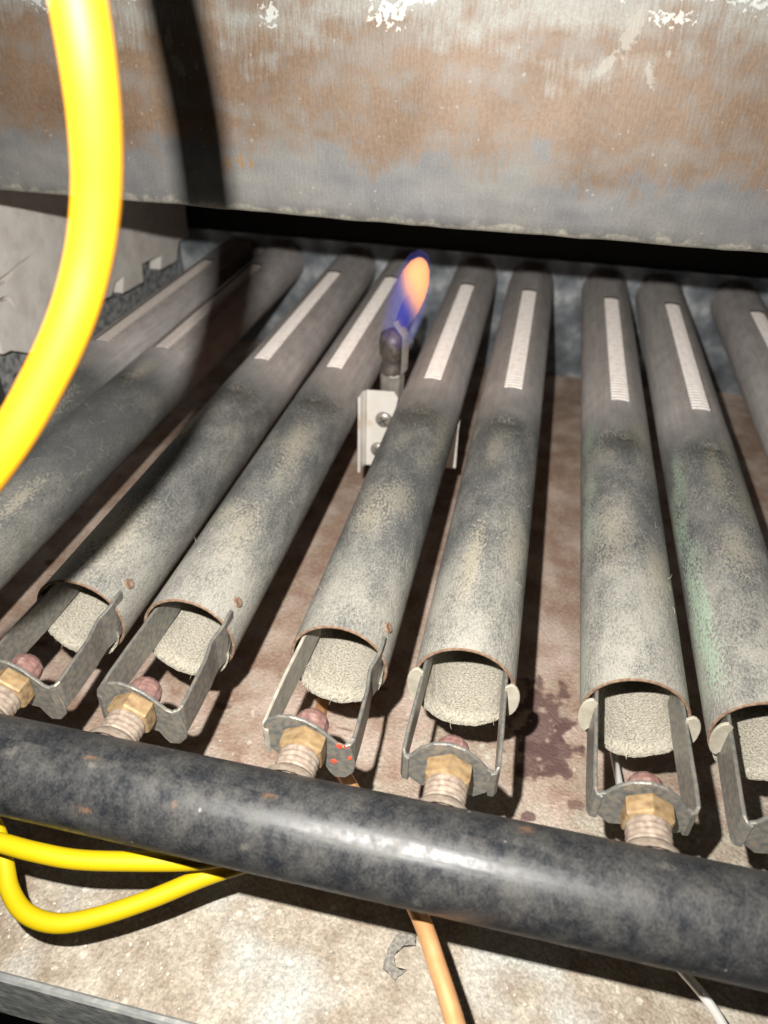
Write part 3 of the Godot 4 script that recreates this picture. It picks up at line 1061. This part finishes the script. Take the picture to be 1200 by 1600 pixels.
func build_manifold() -> void:
	var t := thing("gas_manifold", "thick black-painted gas pipe crossing in front of the burners, scuffed and dusty", "gas pipe", P(-0.2, Y_ORI, Z_MAN))
	var tex := manifold_textures(256, 2048)
	var m := surface(Color.WHITE, 1.0, 0.0, tex[0])
	m.roughness_texture = tex[1]
	m.roughness_texture_channel = BaseMaterial3D.TEXTURE_CHANNEL_RED
	m.metallic_specular = 0.5
	relief(m, noise_map(81, 0.05, 512), 0.008)
	var st := start()
	var rows := []
	var uvs := []
	for i in 41:
		var ring := PackedVector3Array()
		var ruv := PackedVector2Array()
		for j in 48:
			var a := TAU * j / 48.0
			ring.append(Vector3(lerpf(-1.6, 1.5, i / 40.0), cos(a) * R_MAN, -sin(a) * R_MAN) * U)
		for j in 49:
			ruv.append(Vector2(j / 48.0, i / 40.0))
		rows.append(ring)
		uvs.append(ruv)
	skin(st, rows, true, uvs)
	part("pipe", done(st), m, t)
	var brass := triplanar(surface(Color.WHITE, 0.55, 0.25, ramp_map(82, 0.02, 256, [[0.0, lin(0.15, 0.095, 0.055)], [0.4, lin(0.28, 0.185, 0.095)], [0.7, lin(0.36, 0.245, 0.125)], [1.0, lin(0.36, 0.30, 0.215)]])), 48.0)
	var dusty := triplanar(surface(Color.WHITE, 0.85, 0.05, ramp_map(83, 0.025, 256, [[0.0, lin(0.10, 0.075, 0.06)], [0.4, lin(0.22, 0.165, 0.13)], [0.65, lin(0.29, 0.24, 0.19)], [1.0, lin(0.37, 0.33, 0.27)]])), 44.0)
	var tipm := triplanar(surface(Color.WHITE, 0.75, 0.1, ramp_map(84, 0.02, 256, [[0.0, lin(0.12, 0.06, 0.052)], [0.6, lin(0.24, 0.13, 0.115)], [1.0, lin(0.33, 0.25, 0.21)]])), 50.0)
	# z offsets from the pipe's centre
	var zp := Z_PLATE - Z_MAN
	var hex := lathe([Vector2(0.0005, zp + 0.0008), Vector2(0.034, zp + 0.0008), Vector2(0.041, zp + 0.005), Vector2(0.042, zp + 0.009), Vector2(0.042, zp + 0.033), Vector2(0.0405, zp + 0.037), Vector2(0.034, zp + 0.040), Vector2(0.0005, zp + 0.040)].map(func(p): return p * U), 6, false)
	var ridge := []
	var zz := -R_MAN * 0.85
	while zz > zp + 0.0395:
		ridge.append(Vector2(0.0325, zz) * U)
		ridge.append(Vector2(0.0335, zz - 0.002) * U)
		ridge.append(Vector2(0.0352, zz - 0.005) * U)
		ridge.append(Vector2(0.0352, zz - 0.0065) * U)
		zz -= 0.0098
	ridge.append(Vector2(0.034, zp + 0.039) * U)
	var nipple := lathe(ridge, 28)
	var collar := lathe([Vector2(0.050, -R_MAN * 0.80) , Vector2(0.046, -R_MAN * 0.98), Vector2(0.038, -R_MAN * 1.10), Vector2(0.034, -R_MAN * 1.12)].map(func(p): return p * U), 24)
	var tip := lathe([Vector2(0.031, zp - 0.0070), Vector2(0.031, zp - 0.030), Vector2(0.028, zp - 0.041), Vector2(0.020, zp - 0.050), Vector2(0.008, zp - 0.054), Vector2(0.0006, zp - 0.0545)].map(func(p): return p * U), 12, false)
	for i in TUBE_X.size():
		var x: float = TUBE_X[i]
		var h := part("orifice_fitting", hex, brass, t, Vector3((x + 0.2) * U, 0, 0))
		part("nipple", nipple, dusty, h)
		part("weld_collar", collar, dusty, h)
		part("orifice_tip", tip, tipm, h)

func build_pilot() -> void:
	var zz := -2.05
	var t := thing("pilot_burner", "sooty pilot burner on a pale bracket with two screws, between two burner tubes", "pilot burner", P(-0.41, -1.2, zz))
	var base := t.position
	var metal := triplanar(surface(Color.WHITE, 0.45, 0.25, ramp_map(91, 0.012, 256, [[0.0, lin(0.62, 0.48, 0.34)], [0.2, lin(0.74, 0.71, 0.66)], [1.0, lin(0.84, 0.82, 0.78)]])), 9.0)
	var soot := triplanar(surface(Color.WHITE, 0.5, 0.4, ramp_map(92, 0.03, 256, [[0.0, lin(0.035, 0.03, 0.028)], [0.6, lin(0.12, 0.10, 0.09)], [1.0, lin(0.28, 0.24, 0.21)]])), 16.0)
	var screwm := triplanar(surface(Color.WHITE, 0.4, 0.6, ramp_map(93, 0.03, 256, [[0.0, lin(0.26, 0.24, 0.22)], [1.0, lin(0.5, 0.47, 0.43)]])), 16.0)
	# bracket plate, hooked round the underside of the tube beside it
	var o := PackedVector2Array()
	var cx: float = TUBE_X[4]
	for p in [[-0.474, -1.318], [-0.474, -1.046], [-0.386, -1.042]]:
		o.append(Vector2(p[0] + 0.41, p[1] + 1.2) * U)
	for k in 11:
		var a := lerpf(PI * 0.89, PI * 1.97, k / 10.0)
		o.append(Vector2(cx + cos(a) * 0.102 + 0.41, Y_AXIS + sin(a) * 0.102 + 1.2) * U)
	o.append(Vector2(-0.178 + 0.41, -1.15 + 1.2) * U)
	o.append(Vector2(-0.176 + 0.41, -1.285 + 1.2) * U)
	part("bracket_plate", plate(o, -0.008 * U, 0.0, 0.0015 * U), metal, t)
	var flange := strip([Vector2(-0.068, 0.002) * U, Vector2(-0.072, 0.010) * U, Vector2(-0.074, 0.05) * U], [-0.118 * U, -0.118 * U, -0.118 * U], [0.154 * U, 0.154 * U, 0.154 * U], 0.008 * U)
	part("bracket_flange", flange, metal, t)
	for p in [[600, 655], [592, 702]]:
		var r := seen(p[0], p[1])
		r *= zz / r.z
		var at := P(r.x, r.y, zz) - base
		var head := lathe([Vector2(0.0275, 0.0), Vector2(0.0275, 0.004), Vector2(0.024, 0.010), Vector2(0.015, 0.014), Vector2(0.0005, 0.0155)].map(func(q): return q * U), 24)
		var sc := part("screw", head, screwm, t, at)
		for a in [0.6, 0.6 + PI / 2]:
			var slot := BoxMesh.new()
			slot.size = Vector3(0.030, 0.0045, 0.004) * U
			var sl := part("slot", slot, surface(lin(0.05, 0.045, 0.04), 0.8), sc, Vector3(0, 0, 0.0135 * U))
			sl.rotation.z = a
	# burner: pale block, sooty body, hooded tip
	var up := Basis(Vector3.RIGHT, -PI / 2)   # lathe axis z to world y
	var k1 := part("pilot_block", lathe([Vector2(0.0005, -0.19), Vector2(0.038, -0.19), Vector2(0.038, 0.19), Vector2(0.035, 0.197), Vector2(0.0005, 0.197)].map(func(q): return q * U), 8, false), screwm, t, Vector3(0.004, 0.0, -0.066) * U)
	k1.basis = up
	var k2 := part("pilot_body", lathe([Vector2(0.0005, 0.19), Vector2(0.032, 0.19), Vector2(0.035, 0.20), Vector2(0.035, 0.222), Vector2(0.029, 0.232), Vector2(0.031, 0.245), Vector2(0.040, 0.262), Vector2(0.042, 0.30), Vector2(0.036, 0.325), Vector2(0.018, 0.336), Vector2(0.0005, 0.338)].map(func(q): return q * U), 24), soot, t, Vector3(0.002, -0.004, -0.066) * U)
	k2.basis = up
	# hood: a curved tongue standing up behind the tip and bent over it
	var st := start()
	var rows := []
	for i in 9:
		var ring := PackedVector3Array()
		var f := i / 8.0
		for j in 9:
			var a := lerpf(-0.9, 0.9, j / 8.0)
			var rr := 0.040
			ring.append(Vector3(0.012 + cos(a) * rr - smoothstep(0.72, 1.0, f) * 0.030, lerpf(0.215, 0.375, f) - absf(a) * 0.012, -0.062 + sin(a) * rr * (1.0 - 0.25 * f)) * U)
		rows.append(ring)
	skin(st, rows, false)
	part("hood", done(st), screwm, t)

	# the flame
	var fl := thing("pilot_flame", "small orange and blue gas flame rising from the pilot burner", "flame", P(-0.392, -0.885, -2.115))
	var g := Image.create(4, 64, false, Image.FORMAT_RGBA8)
	for y in 64:
		var f := 1.0 - y / 63.0        # v = 0 at the root row
		var v := y / 63.0
		var hot := smoothstep(0.38, 0.72, v)
		var c := Color(0.36, 0.37, 0.66).lerp(Color(0.93, 0.62, 0.36), hot)
		for x in 4:
			g.set_pixel(x, y, Color(c.r, c.g, c.b, lerpf(0.10, 0.55, hot)))
	var gt := ImageTexture.create_from_image(g)
	var glow := surface(Color.WHITE, 1.0, 0.0, gt)
	glow.albedo_color = Color(1, 1, 1, 1)
	glow.transparency = BaseMaterial3D.TRANSPARENCY_ALPHA
	glow.emission_enabled = true
	glow.emission = Color.BLACK
	glow.emission_texture = gt
	glow.emission_energy_multiplier = 1.0
	glow.specular_mode = BaseMaterial3D.SPECULAR_DISABLED
	glow.texture_repeat = false
	var blue := surface(Color(0.05, 0.08, 0.3, 0.055), 1.0)
	blue.transparency = BaseMaterial3D.TRANSPARENCY_ALPHA
	blue.emission_enabled = true
	blue.emission = Color(0.50, 0.48, 0.88)
	blue.emission_energy_multiplier = 1.0
	blue.specular_mode = BaseMaterial3D.SPECULAR_DISABLED
	var core := surface(Color(0.03, 0.05, 0.3, 0.55), 1.0)
	core.transparency = BaseMaterial3D.TRANSPARENCY_ALPHA
	core.emission_enabled = true
	core.emission = Color(0.16, 0.20, 0.62)
	core.emission_energy_multiplier = 0.7
	core.specular_mode = BaseMaterial3D.SPECULAR_DISABLED
	part("yellow_tongue", tongue([[0.002, -0.01], [0.022, 0.03], [0.040, 0.08], [0.047, 0.125], [0.046, 0.165], [0.038, 0.20], [0.024, 0.225], [0.010, 0.236], [0.0005, 0.238]], 0.055), glow, fl)
	part("blue_mantle", tongue([[0.026, -0.045], [0.046, -0.012], [0.058, 0.04], [0.061, 0.10], [0.057, 0.15], [0.047, 0.20], [0.028, 0.245], [0.0005, 0.262]], 0.05), blue, fl)
	part("blue_mantle", tongue([[0.022, -0.03], [0.040, -0.006], [0.050, 0.04], [0.054, 0.10], [0.051, 0.15], [0.040, 0.195], [0.022, 0.232], [0.0005, 0.246]], 0.052), blue, fl)
	part("dark_core", tongue([[0.006, -0.015], [0.014, 0.02], [0.018, 0.06], [0.014, 0.10], [0.006, 0.125], [0.0005, 0.13]], 0.05), core, fl)
	var fire := OmniLight3D.new()
	fire.name = "flame_light"
	fire.light_color = Color(1.0, 0.72, 0.45)
	fire.light_energy = 0.0006
	fire.light_size = 0.012
	fire.omni_range = 2.0
	fire.shadow_enabled = true
	fire.position = Vector3(0.02, 0.15, 0) * U
	fl.add_child(fire)

func tongue(prof: Array, lean: float) -> ArrayMesh:
	var st := start()
	var rows := []
	var uvs := []
	for p in prof:
		var ring := PackedVector3Array()
		var ruv := PackedVector2Array()
		for j in 24:
			var a := TAU * j / 24.0
			var y: float = p[1]
			ring.append(Vector3(sin(a) * p[0] + lean * y / 0.24, y, cos(a) * p[0]) * U)
		for j in 25:
			ruv.append(Vector2(j / 24.0, clampf((p[1] + 0.01) / 0.25 + 0.26 * sin(TAU * j / 24.0), 0.0, 1.0)))
		rows.append(ring)
		uvs.append(ruv)
	skin(st, rows, true, uvs)
	return done(st)

func build_pipes() -> void:
	# yellow hose: hangs close to the lens, swings out of the picture at the left and comes back as a loop under the manifold
	var pts := []
	for p in [[40, -420, 0.50], [85, -200, 0.51], [108, -90, 0.52], [123, 0, 0.53], [139, 100, 0.55], [150, 200, 0.58], [152, 300, 0.615], [140, 400, 0.645], [112, 500, 0.665], [66, 600, 0.685], [4, 706, 0.705], [-80, 815, 0.74], [-190, 930, 0.80], [-330, 1040, 0.86]]:
		pts.append(at_depth(p[0], p[1], p[2]))
	var ym := surface(lin(0.47, 0.205, 0.001), 0.62)
	ym.metallic_specular = 0.4
	var hose := part("yellow_hose", sweep(route(pts, 10), 0.0196 * U, 32), ym, self)
	tag(hose, "thick bright yellow hose hanging close to the viewer at upper left", "hose")
	var low := []
	for p in [[-210, 1080, -1.02], [-110, 1180, -1.12], [-46, 1245, -1.20], [-8, 1295, -1.255], [6, 1345, -1.28], [16, 1392, -1.295], [42, 1428, -1.30], [92, 1443, -1.30], [160, 1430, -1.295], [240, 1403, -1.285], [320, 1370, -1.27], [395, 1345, -1.26], [450, 1326, -1.25], [478, 1312, -1.245], [465, 1304, -1.235], [420, 1318, -1.225], [360, 1336, -1.22], [300, 1345, -1.215], [210, 1346, -1.21], [120, 1343, -1.205], [50, 1330, -1.20], [-20, 1312, -1.20], [-140, 1290, -1.20], [-330, 1275, -1.20]]:
		low.append(at_height(p[0], p[1], p[2]))
	var ym2 := surface(lin(0.52, 0.37, 0.002), 0.55)
	ym2.metallic_specular = 0.4
	var thin := part("yellow_hose", sweep(route(low, 10), 0.0158 * U, 24), ym2, self)
	tag(thin, "thin yellow hose looped under the black pipe at lower left", "hose")
	# copper pilot tube
	var cu := triplanar(surface(Color.WHITE, 0.42, 0.45, ramp_map(96, 0.02, 256, [[0.0, lin(0.50, 0.24, 0.10)], [0.6, lin(0.78, 0.42, 0.19)], [1.0, lin(0.82, 0.52, 0.28)]])), 12.0)
	var cp := [P(-0.406, -1.40, -2.11), P(-0.40, -1.44, -1.98), P(-0.33, -1.48, -1.6), P(-0.295, -1.485, -1.25), at_height(520, 1060, -1.497), at_height(500, 1120, -1.497), at_height(505, 1165, -1.45)]
	for p in [[538, 1212, -1.30], [597, 1318, -1.26], [655, 1430, -1.235], [685, 1515, -1.225], [712, 1602, -1.22], [745, 1730, -1.21]]:
		cp.append(at_height(p[0], p[1], p[2]))
	cp.append_array([P(0.10, -1.205, -0.18), P(0.15, -1.22, 0.2), P(0.17, -1.24, 0.7)])
	var copper := part("copper_pilot_tube", sweep(route(cp, 8), 0.0148 * U, 18), cu, self)
	tag(copper, "thin copper tube running from under the black pipe toward the viewer", "tube")
	# bare steel capillary
	var sc := [P(0.30, -1.46, -1.4), P(0.345, -1.44, -1.0), at_height(1030, 1470, -1.42)]
	for p in [[1064, 1515, -1.41], [1085, 1539, -1.405], [1107, 1566, -1.40], [1130, 1602, -1.39], [1175, 1690, -1.37]]:
		sc.append(at_height(p[0], p[1], p[2]))
	sc.append_array([P(0.60, -1.36, -0.36), P(0.70, -1.36, 0.1), P(0.75, -1.37, 0.6)])
	var steel := surface(lin(0.74, 0.73, 0.70), 0.35, 0.35)
	var cap := part("steel_capillary_tube", sweep(route(sc, 8), 0.0082 * U, 14), steel, self)
	tag(cap, "slim bare steel tube poking out under the black pipe at lower right", "tube")

func build_debris() -> void:
	# a torn scrap of grey scale, and crumbs along the front
	var grey := triplanar(surface(Color.WHITE, 0.9, 0.0, ramp_map(97, 0.03, 256, [[0.0, lin(0.14, 0.13, 0.115)], [0.5, lin(0.22, 0.205, 0.18)], [1.0, lin(0.36, 0.33, 0.285)]])), 60.0)
	var o := PackedVector2Array()
	var mid := at_height(612, 1495, -FLOOR)
	for e in [[622, 1458], [633, 1461], [641, 1459], [650, 1463], [647, 1472], [649, 1480], [638, 1479], [628, 1482], [620, 1487], [615, 1496], [616, 1505], [619, 1514], [626, 1519], [635, 1518], [628, 1525], [621, 1529], [618, 1536], [612, 1530], [606, 1521], [598, 1515], [600, 1503], [604, 1496], [605, 1485], [613, 1473]]:
		var q := at_height(e[0], e[1], -FLOOR) - mid
		o.append(Vector2(q.x, -q.z))
	var scrap := part("grey_scrap", plate(o, 0.0, 0.003 * U, 0.0004 * U), grey, self, mid + Vector3(0, 0.005 * U, 0))
	scrap.basis = Basis(Vector3.RIGHT, -PI / 2)
	tag(scrap, "curled scrap of dark grey scale on the floor left of the copper tube", "scrap")
	var st := start()
	for i in 210:
		var z := rng.randf_range(-0.66, -0.48) if i < 150 else rng.randf_range(-1.6, -0.6)
		var p := P(rng.randf_range(-0.9, 0.75), -FLOOR + 0.005, z)
		var s := rng.randf_range(0.0010, 0.0034) * U
		if rng.randf() < 0.06:
			s *= 1.9
		var rows := []
		for k in 4:
			var ring := PackedVector3Array()
			for j in 6:
				var a := TAU * j / 6.0
				var rr: float = s * [0.7, 1.0, 0.8, 0.1][k] * rng.randf_range(0.5, 1.5)
				ring.append(p + Vector3(cos(a) * rr, s * [-0.3, 0.15, 0.45, 0.55][k] * rng.randf_range(0.8, 1.2), sin(a) * rr))
			rows.append(ring)
		faceted = true
		skin(st, rows, true)
		faceted = false
	var crumbs := part("floor_grit", done(st, false), surface(lin(0.56, 0.52, 0.45), 0.95), self)
	crumbs.set_meta("kind", "stuff")
	tag(crumbs, "pale loose crumbs scattered over the floor in front of the black pipe", "grit")
